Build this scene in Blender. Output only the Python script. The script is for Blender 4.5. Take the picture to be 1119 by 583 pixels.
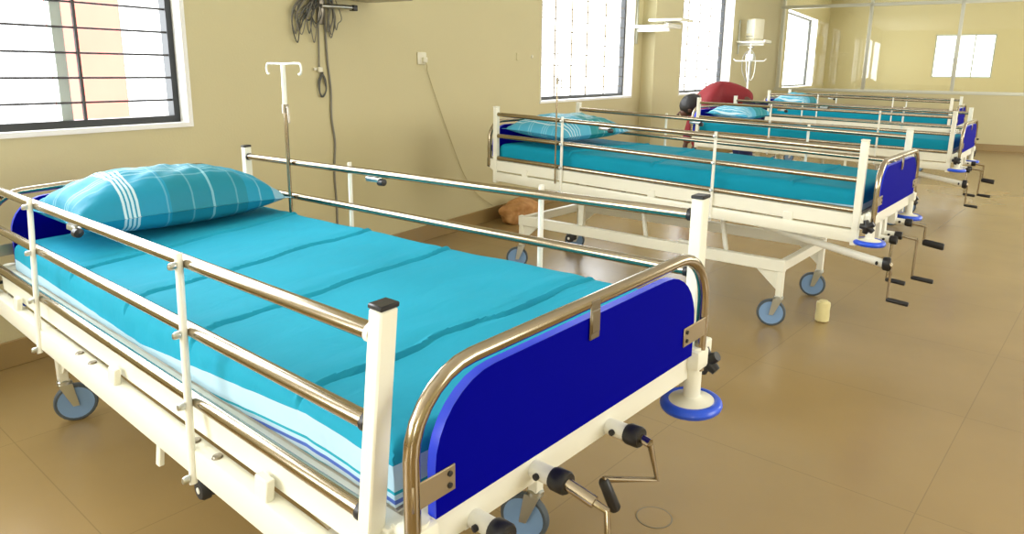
import bpy, bmesh, math, random
from mathutils import Vector, Matrix, noise
random.seed(7)
for _o in list(bpy.data.objects): bpy.data.objects.remove(_o)
SC = bpy.context.scene
COL = SC.collection
PI = math.pi

# ------------------------------------------------------------------ camera
yaw, pitch, roll = 0.48967, 0.22286, 0.01144
fw = Vector((math.cos(pitch)*math.cos(yaw), math.cos(pitch)*math.sin(yaw), -math.sin(pitch)))
r0 = fw.cross(Vector((0, 0, 1))).normalized(); u0 = r0.cross(fw)
rr = r0*math.cos(roll)+u0*math.sin(roll); uu = -r0*math.sin(roll)+u0*math.cos(roll)
cd = bpy.data.cameras.new('camera'); cam = bpy.data.objects.new('camera', cd); COL.objects.link(cam)
M = Matrix((rr, uu, -fw)).transposed().to_4x4(); M.translation = (-0.7441, -0.6120, 1.247)
cam.matrix_world = M
cd.sensor_width = 36; cd.lens = 784.95*36/1119; cd.shift_y = (254.96-291.5)/1119; cd.clip_start = 0.03; cd.clip_end = 300
cd.dof.use_dof = False
SC.camera = cam

# ------------------------------------------------------------------ world, light, exposure
SC.view_settings.view_transform = 'Standard'; SC.view_settings.look = 'None'
SC.view_settings.gamma = 1; SC.view_settings.use_curve_mapping = False
SC.view_settings.exposure = 0.42
wd = bpy.data.worlds.new('sky'); SC.world = wd; wd.use_nodes = True
bg = wd.node_tree.nodes['Background']; bg.inputs[0].default_value = (0.93, 0.97, 1.0, 1); bg.inputs[1].default_value = 3.5

# room frame: local x along the window wall, local y = 0 on its face (negative into the room)
RA = math.atan(-0.06)
RM = Matrix.Translation((0, 2.636, 0)) @ Matrix.Rotation(RA, 4, 'Z')
def area(name, loc, size, energy, rot, col=(1, 1, 1), portal=False, frame=RM):
    l = bpy.data.lights.new(name, 'AREA'); l.shape = 'RECTANGLE'; l.size, l.size_y = size
    l.energy = energy; l.color = col
    o = bpy.data.objects.new(name, l); COL.objects.link(o)
    o.matrix_world = frame @ Matrix.Translation(loc) @ rot
    if portal: l.cycles.is_portal = True
    return o
INW = Matrix.Rotation(-PI/2, 4, 'X')          # points to -y (into the room)
OUTW = Matrix.Rotation(PI/2, 4, 'X')
CEIL = 3.1
WINS = [(-0.43, 1.71), (5.28, 7.43), (8.63, 10.98)]
for (a, b) in WINS: area('window_daylight', ((a+b)/2, 0.32, 1.75), (b-a, 1.6), 42, INW, (0.93, 0.97, 1.0))
area('window_daylight', (16.6, 0.2, 1.75), (3.4, 1.6), 110, INW, (0.95, 0.98, 1.0))
# added fill lights before the solid opposite wall (outside the picture)
for sx in (1.5, 6.5, 11.5, 17.0): area('opposite_fill_light', (sx, -7.0, 1.8), (2.3, 1.7), 72, OUTW, (1, 0.99, 0.95))
# the ward goes on behind the camera: two more windows in the same wall, one in the back wall
BACK = -7.0
for (a, b) in ((-3.35, -1.10), (-6.40, -4.15)): area('rear_window_daylight', ((a+b)/2, -0.02, 1.75), (b-a, 1.6), 105, INW, (0.95, 0.98, 1.0))
area('back_window_daylight', (BACK+0.05, -6.4, 1.8), (1.7, 1.1), 60, Matrix.Rotation(-PI/2, 4, 'Y'), (0.97, 0.99, 1.0))

# ------------------------------------------------------------------ materials
MATS = {}
def mat(name, col, rough=0.5, metal=0.0, spec=0.5, bump=0.0, bscale=60, var=0.0, vscale=4, emit=None, coat=0):
    if name in MATS: return MATS[name]
    m = bpy.data.materials.new(name); m.use_nodes = True; nt = m.node_tree; b = nt.nodes['Principled BSDF']
    b.inputs['Base Color'].default_value = (*col, 1); b.inputs['Roughness'].default_value = rough
    b.inputs['Metallic'].default_value = metal; b.inputs['Specular IOR Level'].default_value = spec
    if coat: b.inputs['Coat Weight'].default_value = coat
    if emit: b.inputs['Emission Color'].default_value = (*emit[0], 1); b.inputs['Emission Strength'].default_value = emit[1]
    tc = nt.nodes.new('ShaderNodeTexCoord')
    if var:
        n = nt.nodes.new('ShaderNodeTexNoise'); n.inputs['Scale'].default_value = vscale; n.inputs['Detail'].default_value = 4
        nt.links.new(tc.outputs['Object'], n.inputs['Vector'])
        mr = nt.nodes.new('ShaderNodeMapRange'); mr.inputs[3].default_value = 1-var; mr.inputs[4].default_value = 1+var
        nt.links.new(n.outputs['Fac'], mr.inputs[0])
        hs = nt.nodes.new('ShaderNodeHueSaturation'); hs.inputs['Color'].default_value = (*col, 1)
        nt.links.new(mr.outputs[0], hs.inputs['Value']); nt.links.new(hs.outputs[0], b.inputs['Base Color'])
    if bump:
        n2 = nt.nodes.new('ShaderNodeTexNoise'); n2.inputs['Scale'].default_value = bscale; n2.inputs['Detail'].default_value = 3
        nt.links.new(tc.outputs['Object'], n2.inputs['Vector'])
        bp = nt.nodes.new('ShaderNodeBump'); bp.inputs['Strength'].default_value = bump; bp.inputs['Distance'].default_value = 0.01
        nt.links.new(n2.outputs['Fac'], bp.inputs['Height']); nt.links.new(bp.outputs[0], b.inputs['Normal'])
    MATS[name] = m; return m

WALL = (0.60, 0.54, 0.315)
mat('wall_paint', WALL, 0.55, bump=0.08, bscale=90, var=0.03, vscale=1.3)
mat('ceiling_paint', (0.85, 0.84, 0.78), 0.8)
mat('window_trim_white', (0.88, 0.88, 0.86), 0.5)
mat('window_frame_black', (0.015, 0.017, 0.018), 0.4)
mat('window_bar', (0.05, 0.045, 0.045), 0.5)
mat('window_bar_glare', (0.16, 0.12, 0.06), 0.5)  # same bars in a lighter colour, standing in for glare that washes them out
mat('sash_aluminium', (0.50, 0.56, 0.52), 0.5, 0.0)
mat('cream_enamel', (0.87, 0.86, 0.74), 0.32, spec=0.5, var=0.02)
mat('white_enamel', (0.88, 0.88, 0.80), 0.32)
mat('steel_tube', (0.42, 0.355, 0.26), 0.17, 1.0)
mat('steel_dark', (0.30, 0.27, 0.22), 0.30, 1.0)
mat('steel_plate', (0.42, 0.35, 0.24), 0.38, 1.0)
mat('zinc', (0.62, 0.66, 0.66), 0.28, 1.0)
mat('black_plastic', (0.012, 0.012, 0.014), 0.4)
mat('black_rubber', (0.02, 0.02, 0.022), 0.6)
mat('grey_wheel', (0.20, 0.34, 0.58), 0.45)
mat('wheel_tyre', (0.07, 0.09, 0.11), 0.6)
mat('blue_ring', (0.012, 0.09, 0.80), 0.35, coat=0.2)
mat('blue_board', (0.0005, 0.001, 0.29), 0.6, spec=0.03)
mat('blue_board_edge', (0.012, 0.05, 0.85), 0.35)
mat('mattress_cover', (0.03, 0.05, 0.20), 0.7)
mat('cable_grey', (0.21, 0.20, 0.17), 0.5)
mat('cable_dark', (0.09, 0.09, 0.08), 0.5)
mat('cord_cream', (0.50, 0.43, 0.24), 0.5)
mat('socket_white', (0.80, 0.77, 0.62), 0.35)
mat('monitor_cream', (0.80, 0.76, 0.58), 0.4)
mat('screen_dark', (0.05, 0.06, 0.05), 0.2)
mat('skin', (0.11, 0.05, 0.03), 0.5)
mat('hair_black', (0.01, 0.009, 0.009), 0.5, bump=0.5, bscale=120)
mat('shirt_red', (0.22, 0.008, 0.014), 0.75, bump=0.3, bscale=25)
mat('trousers_navy', (0.018, 0.024, 0.11), 0.75)
mat('shoe_white', (0.8, 0.8, 0.78), 0.5)
mat('canister_cream', (0.80, 0.72, 0.38), 0.35, var=0.10, vscale=22)
mat('orange_render', (0.92, 0.20, 0.14), 0.8, var=0.15, vscale=0.9)
mat('pale_render', (0.9, 0.9, 0.88), 0.8)
mat('ring_mark_rim', (0.20, 0.17, 0.11), 0.35)
mat('floor_frame_alu', (0.63, 0.64, 0.55), 0.35, 0.25)
mat('lamp_white', (0.9, 0.9, 0.9), 0.5, emit=((1, 0.98, 0.93), 6.0))
mat('plastic_clear_bag', (0.75, 0.78, 0.72), 0.2)
mat('opposite_wall_paint', WALL, 0.6)

def floor_material():
    m = bpy.data.materials.new('floor_tile'); m.use_nodes = True; nt = m.node_tree; b = nt.nodes['Principled BSDF']
    N, L = nt.nodes.new, nt.links.new
    tc = N('ShaderNodeTexCoord'); mp = N('ShaderNodeMapping'); mp.inputs['Rotation'].default_value = (0, 0, 0.158)
    mp.inputs['Location'].default_value = (-0.567, 3.019, 0)
    L(tc.outputs['Object'], mp.inputs[0])
    br = N('ShaderNodeTexBrick'); br.offset = 0; br.inputs['Scale'].default_value = 1
    br.inputs['Brick Width'].default_value = 0.80; br.inputs['Row Height'].default_value = 0.80
    br.inputs['Mortar Size'].default_value = 0.0018; br.inputs['Mortar Smooth'].default_value = 0.3
    br.inputs['Color1'].default_value = (0.320, 0.218, 0.088, 1); br.inputs['Color2'].default_value = (0.312, 0.212, 0.085, 1)
    br.inputs['Mortar'].default_value = (0.25, 0.17, 0.07, 1)
    L(mp.outputs[0], br.inputs['Vector'])
    n = N('ShaderNodeTexNoise'); n.inputs['Scale'].default_value = 1.8; n.inputs['Detail'].default_value = 6; L(tc.outputs['Object'], n.inputs[0])
    mr = N('ShaderNodeMapRange'); mr.inputs[1].default_value = 0.3; mr.inputs[2].default_value = 0.7; mr.inputs[3].default_value = 0.93; mr.inputs[4].default_value = 1.07
    L(n.outputs['Fac'], mr.inputs[0])
    hs = N('ShaderNodeHueSaturation'); L(br.outputs['Color'], hs.inputs['Color']); L(mr.outputs[0], hs.inputs['Value']); L(hs.outputs[0], b.inputs['Base Color'])
    b.inputs['Roughness'].default_value = 0.24; b.inputs['Specular IOR Level'].default_value = 0.7
    MATS['floor_tile'] = m
floor_material()

def glass_material():
    m = bpy.data.materials.new('partition_glass'); m.use_nodes = True; nt = m.node_tree
    for n in list(nt.nodes): nt.nodes.remove(n)
    N, L = nt.nodes.new, nt.links.new
    out = N('ShaderNodeOutputMaterial'); mix = N('ShaderNodeMixShader'); t = N('ShaderNodeBsdfTransparent'); g = N('ShaderNodeBsdfGlossy')
    t.inputs[0].default_value = (0.95, 0.95, 0.90, 1); g.inputs['Roughness'].default_value = 0.01
    fr = N('ShaderNodeFresnel'); fr.inputs[0].default_value = 1.5
    L(fr.outputs[0], mix.inputs[0]); L(t.outputs[0], mix.inputs[1]); L(g.outputs[0], mix.inputs[2]); L(mix.outputs[0], out.inputs[0])
    MATS['partition_glass'] = m
glass_material()

def sheet_material(name, base_colour):
    m = bpy.data.materials.new(name); m.use_nodes = True; nt = m.node_tree; b = nt.nodes['Principled BSDF']
    N, L = nt.nodes.new, nt.links.new
    tc = N('ShaderNodeTexCoord'); sp = N('ShaderNodeSeparateXYZ'); L(tc.outputs['Object'], sp.inputs[0])
    def math_(op, a, c=None, clamp=False):
        n = N('ShaderNodeMath'); n.operation = op; n.use_clamp = clamp
        for i, v in enumerate((a, c)):
            if v is None: continue
            if isinstance(v, (int, float)): n.inputs[i].default_value = v
            else: L(v, n.inputs[i])
        return n.outputs[0]
    base = base_colour
    # hem stripes run along the sheet's border that hangs over the long sides
    mr = N('ShaderNodeMapRange'); mr.inputs[1].default_value = 0.25; mr.inputs[2].default_value = 1.0; mr.inputs[3].default_value = 0.668; mr.inputs[4].default_value = 0.588
    L(sp.outputs[1], mr.inputs[0])
    d = math_('SUBTRACT', mr.outputs[0], sp.outputs[2])          # distance below the border line
    white = math_('MULTIPLY', math_('GREATER_THAN', d, 0.0), math_('LESS_THAN', d, 0.036))
    band = math_('GREATER_THAN', d, 0.0)
    fine = N('ShaderNodeTexWave'); fine.wave_type = 'BANDS'; fine.bands_direction = 'Z'; fine.inputs['Scale'].default_value = 28; fine.inputs['Distortion'].default_value = 0
    L(tc.outputs['Object'], fine.inputs[0])
    ramp = N('ShaderNodeValToRGB'); ramp.color_ramp.interpolation = 'CONSTANT'
    e = ramp.color_ramp.elements; e[0].position = 0; e[0].color = (*base, 1)
    cols = [(0.001, (0.50, 0.72, 0.86)), (0.50, (0.02, 0.38, 0.5)), (0.56, (0.50, 0.72, 0.86)), (0.66, (0.10, 0.18, 0.60)), (0.74, (0.65, 0.80, 0.92)), (0.84, (0.03, 0.45, 0.60)), (0.92, (0.75, 0.86, 0.95))]
    e[1].position = cols[0][0]; e[1].color = (*cols[0][1], 1)
    for p, c in cols[1:]:
        k = e.new(p); k.color = (*c, 1)
    dd = math_('DIVIDE', d, 0.085); L(dd, ramp.inputs[0])
    nz = N('ShaderNodeTexNoise'); nz.inputs['Scale'].default_value = 2.3; nz.inputs['Detail'].default_value = 5; L(tc.outputs['Object'], nz.inputs[0])
    vr = N('ShaderNodeMapRange'); vr.inputs[1].default_value = 0.3; vr.inputs[2].default_value = 0.7; vr.inputs[3].default_value = 0.92; vr.inputs[4].default_value = 1.06; L(nz.outputs['Fac'], vr.inputs[0])
    hs = N('ShaderNodeHueSaturation'); L(ramp.outputs[0], hs.inputs['Color']); L(vr.outputs[0], hs.inputs['Value']); L(hs.outputs[0], b.inputs['Base Color'])
    b.inputs['Roughness'].default_value = 0.6; b.inputs['Roughness'].default_value = 0.75; b.inputs['Specular IOR Level'].default_value = 0.12
    w = N('ShaderNodeTexNoise'); w.inputs['Scale'].default_value = 9; w.inputs['Detail'].default_value = 4; w.inputs['Distortion'].default_value = 0.6
    mp = N('ShaderNodeMapping'); mp.inputs['Scale'].default_value = (0.6, 1.6, 1); L(tc.outputs['Object'], mp.inputs[0]); L(mp.outputs[0], w.inputs[0])
    bp = N('ShaderNodeBump'); bp.inputs['Strength'].default_value = 0.35; bp.inputs['Distance'].default_value = 0.012; L(w.outputs['Fac'], bp.inputs['Height']); L(bp.outputs[0], b.inputs['Normal'])
    MATS[name] = m
sheet_material('sheet_cyan', (0.020, 0.36, 0.54))
sheet_material('sheet_teal', (0.006, 0.29, 0.44))

def pillow_material(name, base, dark, stripes):
    """woven plaid: groups of white stripes across (local x) and thin pale lines along (local y)"""
    m = bpy.data.materials.new(name); m.use_nodes = True; nt = m.node_tree; b = nt.nodes['Principled BSDF']
    N, L = nt.nodes.new, nt.links.new
    tc = N('ShaderNodeTexCoord'); sp = N('ShaderNodeSeparateXYZ'); L(tc.outputs['Object'], sp.inputs[0])
    def rampx(sock, lo, hi, stops):
        mr = N('ShaderNodeMapRange'); mr.inputs[1].default_value = lo; mr.inputs[2].default_value = hi; L(sock, mr.inputs[0])
        r = N('ShaderNodeValToRGB'); r.color_ramp.interpolation = 'CONSTANT'; e = r.color_ramp.elements
        e[0].position = 0; e[0].color = (*stops[0][1], 1); e[1].position = stops[1][0]; e[1].color = (*stops[1][1], 1)
        for p, c in stops[2:]:
            k = e.new(p); k.color = (*c, 1)
        L(mr.outputs[0], r.inputs[0]); return r.outputs[0]
    k0, k1 = (0, 0, 0), (1, 1, 1)
    st = [(0, k0)]
    for p in stripes: st += [(p, (0.85,)*3), (p+0.010, k0)]
    sx = rampx(sp.outputs[0], -0.37, 0.37, st)
    ly = rampx(sp.outputs[1], -0.22, 0.22, [(0, k0), (0.22, (0.2,)*3), (0.235, k0), (0.33, (0.45,)*3), (0.345, k0), (0.37, (0.45,)*3), (0.385, k0), (0.41, (0.45,)*3), (0.425, k0), (0.60, (0.4,)*3), (0.615, k0), (0.64, (0.4,)*3), (0.655, k0), (0.80, (0.3,)*3), (0.815, k0)])
    lx = rampx(sp.outputs[0], -0.37, 0.37, [(0, k0), (0.40, (0.22,)*3), (0.408, k0), (0.52, (0.22,)*3), (0.528, k0), (0.62, (0.45,)*3), (0.63, k0), (0.74, (0.2,)*3), (0.748, k0), (0.86, (0.3,)*3), (0.868, k0)])
    mxl = N('ShaderNodeMix'); mxl.data_type = 'RGBA'; mxl.blend_type = 'ADD'; mxl.inputs[0].default_value = 1; L(ly, mxl.inputs[6]); L(lx, mxl.inputs[7]); ly = mxl.outputs[2]
    body = rampx(sp.outputs[0], -0.37, 0.37, [(0, base), (0.42, dark), (0.80, base), (0.94, (0.25, 0.48, 0.62))])
    mx1 = N('ShaderNodeMix'); mx1.data_type = 'RGBA'; L(ly, mx1.inputs[0]); L(body, mx1.inputs[6]); mx1.inputs[7].default_value = (0.45, 0.75, 0.85, 1)
    mx2 = N('ShaderNodeMix'); mx2.data_type = 'RGBA'; L(sx, mx2.inputs[0]); L(mx1.outputs[2], mx2.inputs[6]); mx2.inputs[7].default_value = (0.72, 0.86, 0.92, 1)
    L(mx2.outputs[2], b.inputs['Base Color']); b.inputs['Roughness'].default_value = 0.55; b.inputs['Specular IOR Level'].default_value = 0.3
    w = N('ShaderNodeTexNoise'); w.inputs['Scale'].default_value = 14; w.inputs['Detail'].default_value = 3; L(tc.outputs['Object'], w.inputs[0])
    bp = N('ShaderNodeBump'); bp.inputs['Strength'].default_value = 0.35; bp.inputs['Distance'].default_value = 0.01; L(w.outputs['Fac'], bp.inputs['Height']); L(bp.outputs[0], b.inputs['Normal'])
    MATS[name] = m
pillow_material('pillow_plaid', (0.012, 0.29, 0.46), (0.012, 0.235, 0.33), (0.205, 0.225, 0.245, 0.265))
pillow_material('pillow_pale', (0.08, 0.42, 0.62), (0.01, 0.26, 0.30), (0.08, 0.12, 0.16, 0.20, 0.24, 0.86, 0.92))

def cloth_bag_material():
    m = bpy.data.materials.new('sack_cloth'); m.use_nodes = True; nt = m.node_tree; b = nt.nodes['Principled BSDF']
    tc = nt.nodes.new('ShaderNodeTexCoord'); w = nt.nodes.new('ShaderNodeTexNoise'); w.inputs['Scale'].default_value = 9; w.inputs['Distortion'].default_value = 1.5
    r = nt.nodes.new('ShaderNodeValToRGB'); r.color_ramp.elements[0].position = 0.3; r.color_ramp.elements[0].color = (0.45, 0.20, 0.06, 1); r.color_ramp.elements[1].position = 0.7; r.color_ramp.elements[1].color = (0.62, 0.34, 0.13, 1)
    nt.links.new(tc.outputs['Object'], w.inputs[0]); nt.links.new(w.outputs['Fac'], r.inputs[0]); nt.links.new(r.outputs[0], b.inputs['Base Color']); b.inputs['Roughness'].default_value = 0.7
    MATS['sack_cloth'] = m
cloth_bag_material()

# ------------------------------------------------------------------ mesh helpers
class MB:
    def __init__(s, fn=None): s.v = []; s.f = []; s.fn = fn; s.smooth = []
    def add(s, vs, fs, smooth=False):
        n = len(s.v); s.v += [Vector(p) for p in vs]; s.f += [tuple(i+n for i in f) for f in fs]; s.smooth += [smooth]*len(fs)
    def box(s, x0, x1, y0, y1, z0, z1, bev=0.0, rot=None, piv=None):
        b = min(bev, (x1-x0)/2.1, (y1-y0)/2.1, (z1-z0)/2.1)
        if b <= 0:
            P = [(x, y, z) for z in (z0, z1) for y in (y0, y1) for x in (x0, x1)]
            F = [(0, 2, 3, 1), (4, 5, 7, 6), (0, 1, 5, 4), (2, 6, 7, 3), (0, 4, 6, 2), (1, 3, 7, 5)]
        else:
            bm = bmesh.new(); bmesh.ops.create_cube(bm, size=1)
            bmesh.ops.scale(bm, vec=(x1-x0, y1-y0, z1-z0), verts=bm.verts); bmesh.ops.translate(bm, vec=((x0+x1)/2, (y0+y1)/2, (z0+z1)/2), verts=bm.verts)
            bmesh.ops.bevel(bm, geom=list(bm.edges), offset=b, segments=1 if b < 0.004 else 2, affect='EDGES', profile=0.5)
            bm.verts.index_update(); P = [v.co.copy() for v in bm.verts]; F = [tuple(v.index for v in f.verts) for f in bm.faces]; bm.free()
        if rot is not None:
            pv = Vector(piv) if piv is not None else Vector(((x0+x1)/2, (y0+y1)/2, (z0+z1)/2)); P = [rot @ (Vector(p)-pv)+pv for p in P]
        s.add(P, F)
    def tube(s, pts, r, seg=12, caps=True, sub=0):
        pts = [Vector(p) for p in pts]
        if sub:
            q = []
            for a, b in zip(pts[:-1], pts[1:]):
                q += [a.lerp(b, i/sub) for i in range(sub)]
            pts = q+[pts[-1]]
        rs = r if isinstance(r, (list, tuple)) else [r]*len(pts)
        n0 = len(s.v); V = []; F = []
        t = (pts[1]-pts[0]).normalized(); ref = Vector((0, 0, 1)) if abs(t.z) < 0.9 else Vector((1, 0, 0)); a = t.cross(ref).normalized()
        for i, p in enumerate(pts):
            if i == 0: tt = pts[1]-pts[0]
            elif i == len(pts)-1: tt = pts[-1]-pts[-2]
            else: tt = (pts[i+1]-p).normalized()+(p-pts[i-1]).normalized()
            tt.normalize(); a = (a-tt*a.dot(tt)).normalized(); b = tt.cross(a)
            for k in range(seg):
                an = 2*PI*k/seg; V.append(p+(a*math.cos(an)+b*math.sin(an))*rs[i])
        for i in range(len(pts)-1):
            for k in range(seg):
                k2 = (k+1) % seg; F.append((i*seg+k, i*seg+k2, (i+1)*seg+k2, (i+1)*seg+k))
        s.add(V, F, True)
        if caps: s.add([V[k] for k in range(seg)], [tuple(reversed(range(seg)))]); s.add(V[-seg:], [tuple(range(seg))])
    def lathe(s, prof, c=(0, 0, 0), axis='z', seg=28):
        c = Vector(c); V = []; F = []
        for (r, h) in prof:
            for k in range(seg):
                a = 2*PI*k/seg; x, y = r*math.cos(a), r*math.sin(a)
                V.append(c+(Vector((x, y, h)) if axis == 'z' else Vector((h, x, y)) if axis == 'x' else Vector((x, h, y))))
        n = len(prof)
        for i in range(n-1):
            for k in range(seg):
                k2 = (k+1) % seg; q = (i*seg+k, i*seg+k2, (i+1)*seg+k2, (i+1)*seg+k)
                F.append(q if axis != 'y' else q[::-1])
        s.add(V, F, True)
    def prism(s, poly, y0, y1, axis='y'):     # polygon in x,z extruded along y (or in y,z along x)
        n = len(poly)
        if axis == 'y': V = [(a, y0, b) for a, b in poly]+[(a, y1, b) for a, b in poly]
        elif axis == 'x': V = [(y0, a, b) for a, b in poly]+[(y1, a, b) for a, b in poly]
        else: V = [(a, b, y0) for a, b in poly]+[(a, b, y1) for a, b in poly]
        s.add(V, [tuple(range(n)), tuple(reversed(range(n, 2*n)))]+[(i, i+n, (i+1) % n+n, (i+1) % n) for i in range(n)])
    def build(s, name, m, parent=None, matrix=None):
        me = bpy.data.meshes.new(name); vs = [s.fn(v) if s.fn else v for v in s.v]
        me.from_pydata([tuple(v) for v in vs], [], s.f); me.validate()
        bm = bmesh.new(); bm.from_mesh(me); bmesh.ops.recalc_face_normals(bm, faces=bm.faces); bm.to_mesh(me); bm.free()
        if len(s.smooth) == len(me.polygons): me.polygons.foreach_set('use_smooth', s.smooth)
        me.set_sharp_from_angle(angle=math.radians(38))
        me.materials.append(MATS[m]); o = bpy.data.objects.new(name, me); COL.objects.link(o)
        if parent is not None: o.parent = parent
        if matrix is not None: o.matrix_world = matrix
        return o
def empty(name, loc=(0, 0, 0), rz=0, label=None, cat=None, group=None, matrix=None):
    o = bpy.data.objects.new(name, None); COL.objects.link(o); o.empty_display_size = 0.1
    if matrix is not None: o.matrix_world = matrix
    else: o.location = loc; o.rotation_euler = (0, 0, rz)
    if label: tag(o, label, cat, group)
    return o
def tag(o, label, cat, group=None):
    o['label'] = label; o['category'] = cat
    if group: o['group'] = group
    return o
def st(o): o['kind'] = 'structure'; return o
def wall_at(x, y, z): return RM @ Vector((x, y, z))

# ------------------------------------------------------------------ room shell (room frame)
mb = MB(); mb.box(-7.3, 20.3, -7.3, 0.6, -0.12, 0.0); st(mb.build('floor', 'floor_tile', matrix=RM))
mb = MB(); mb.box(-7.3, 20.3, -7.3, 0.6, CEIL, CEIL+0.12); st(mb.build('ceiling', 'ceiling_paint', matrix=RM))
WT = 0.32; Z0, Z1 = 0.965, 2.50
def wall_run(x0, x1, yf, wins, name):
    mb = MB(); cur = x0
    for a, b in wins:
        mb.box(cur, a, yf, yf+WT, 0, CEIL); mb.box(a, b, yf, yf+WT, 0, Z0); mb.box(a, b, yf, yf+WT, Z1, CEIL); cur = b
    mb.box(cur, x1, yf, yf+WT, 0, CEIL); return mb
STEP = 7.70
mb = wall_run(BACK, STEP, 0.0, WINS[:2], 'w'); st(mb.build('wall_left', 'wall_paint', matrix=RM))
mb = wall_run(STEP, 20.0, -0.16, [WINS[2], (14.9, 18.3)], 'w'); st(mb.build('wall_left_far', 'wall_paint', matrix=RM))
mb = MB(); mb.box(BACK-0.3, BACK, -7.3, WT, 0, CEIL); st(mb.build('wall_back', 'wall_paint', matrix=RM))
mb = MB(); mb.box(BACK, 20.0, -7.3, -7.05, 0, CEIL); st(mb.build('wall_right', 'opposite_wall_paint', matrix=RM))
mb = MB()   # far room's end wall, with a window opening
fy0, fy1, fz0, fz1 = -3.81, -2.58, 1.20, 2.20
mb.box(20.0, 20.3, -7.3, fy0, 0, CEIL); mb.box(20.0, 20.3, fy1, WT, 0, CEIL); mb.box(20.0, 20.3, fy0, fy1, 0, fz0); mb.box(20.0, 20.3, fy0, fy1, fz1, CEIL)
st(mb.build('wall_far', 'wall_paint', matrix=RM))
mb = MB(); mb.box(BACK, STEP, -0.012, 0, 0, 0.115, 0.003); st(mb.build('baseboard_left', 'floor_tile', matrix=RM))
mb = MB(); mb.box(STEP, 14.2, -0.172, -0.16, 0, 0.115, 0.003); st(mb.build('baseboard_left_far', 'floor_tile', matrix=RM))

# windows: plastered white reveals, black frame, sash, grille bars
def window(n, a, b, yf, inset, mull, rust=None):
    root = empty('window_%d' % n, matrix=RM); st(root)
    mb = MB()                                            # white reveal lining (sill, jambs, head) with its narrow architrave
    t = 0.012
    mb.box(a, b, yf-0.006, yf+WT, Z0-0.001, Z0+t); mb.box(a, b, yf-0.006, yf+WT, Z1-t, Z1+0.001)
    mb.box(a-0.001, a+t, yf-0.006, yf+WT, Z0+t, Z1-t); mb.box(b-t, b+0.001, yf-0.006, yf+WT, Z0+t, Z1-t)
    f = 0.022
    mb.box(a-0.012, b+f-0.01, yf-0.008, yf, Z0-0.010, Z0); mb.box(b, b+f-0.01, yf-0.008, yf, Z0, Z1)
    mb.build('window_reveal', 'window_trim_white', root)
    y0, y1 = yf+inset, yf+inset+0.05; A, B, C, D = a+t, b-t, Z0+t, Z1-t; w = 0.032
    mb = MB(); mb.box(A, B, y0, y1, C, C+w); mb.box(A, B, y0, y1, D-w, D); mb.box(A, A+w, y0, y1, C+w, D-w); mb.box(B-w, B, y0, y1, C+w, D-w)
    mb.build('window_frame', 'window_frame_black', root)
    mb = MB()
    for m in mull: q_ = 0.006 if n == 1 else 0.0045; mb.box(m-q_, m+q_, y0+0.004, y0+0.018, C+w, D-w)
    z = 1.086; bars = []
    while z < D-0.05:
        mb.tube([(A+w, y0+0.014, z), (B-w, y0+0.014, z)], 0.0052 if n == 1 else 0.0040, 8); z += 0.108
    mb.build('grille', 'window_bar' if n == 1 else 'window_bar_glare', root)
    mb = MB()
    for m in ([mull[0]-0.05] if n == 1 else []): mb.box(m-0.024, m+0.024, y1+0.01, y1+0.045, C, D)
    if mb.v: mb.build('sash', 'sash_aluminium', root)
    return root
window(1, *WINS[0], 0.0, 0.06, [1.235, 0.5])
window(2, *WINS[1], 0.0, 0.10, [5.75, 6.1, 6.45, 6.9])
window(3, *WINS[2], -0.16, 0.14, [9.3, 9.8, 10.3])
window(4, 14.9, 18.3, -0.16, 0.14, [16.0, 17.2])
root = st(empty('window_5', matrix=RM)); mb = MB()
for yy in (fy0, fy0+0.40, fy0+0.78, fy1-0.03): mb.box(20.02, 20.07, yy, yy+0.03, fz0, fz1)
mb.box(20.02, 20.07, fy0, fy1, fz0, fz0+0.03); mb.box(20.02, 20.07, fy0, fy1, fz1-0.03, fz1)
mb.build('window_frame', 'sash_aluminium', root)

# glazed partition across the ward
PX = 14.2
mb = MB(); mb.box(PX, PX+0.12, -7.05, -0.16, 0, 0.93); st(mb.build('wall_partition', 'wall_paint', matrix=RM))
mb = MB(); mb.box(PX-0.012, PX, -7.05, -0.16, 0, 0.115, 0.003); st(mb.build('baseboard_partition', 'floor_tile', matrix=RM))
mb = MB()
for z in (0.93, 2.44): mb.box(PX+0.005, PX+0.085, -7.05, -0.16, z, z+0.055, 0.004)
for y in (-0.215, -1.72, -3.12, -4.52, -5.92): mb.box(PX+0.005, PX+0.085, y-0.028, y+0.028, 0.985, CEIL, 0.004)
st(mb.build('trim_1', 'floor_frame_alu', matrix=RM))
ys = [-0.243, -1.72, -3.12, -4.52, -5.92, -7.05]
for i in range(5):
    mb = MB(); mb.box(PX+0.040, PX+0.046, ys[i+1]+0.028, ys[i]-0.028, 0.985, 2.44); mb.box(PX+0.040, PX+0.046, ys[i+1]+0.028, ys[i]-0.028, 2.495, CEIL)
    st(mb.build('window_%d' % (6+i), 'partition_glass', matrix=RM))

# outside: neighbouring buildings seen through the first window
mb = MB(); mb.box(0.0, 0.90, 0, 1.2, -1.0, 7.0); mb.box(-0.05, 0.95, -0.08, 0.0, 3.55, 3.68); mb.box(-0.05, 0.95, -0.08, 0.0, -0.2, -0.08)
tag(mb.build('neighbouring_building', 'orange_render', matrix=RM @ Matrix.Translation((7.62, 12.0, 0))), 'pale orange rendered building seen through the first window', 'building')

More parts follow.
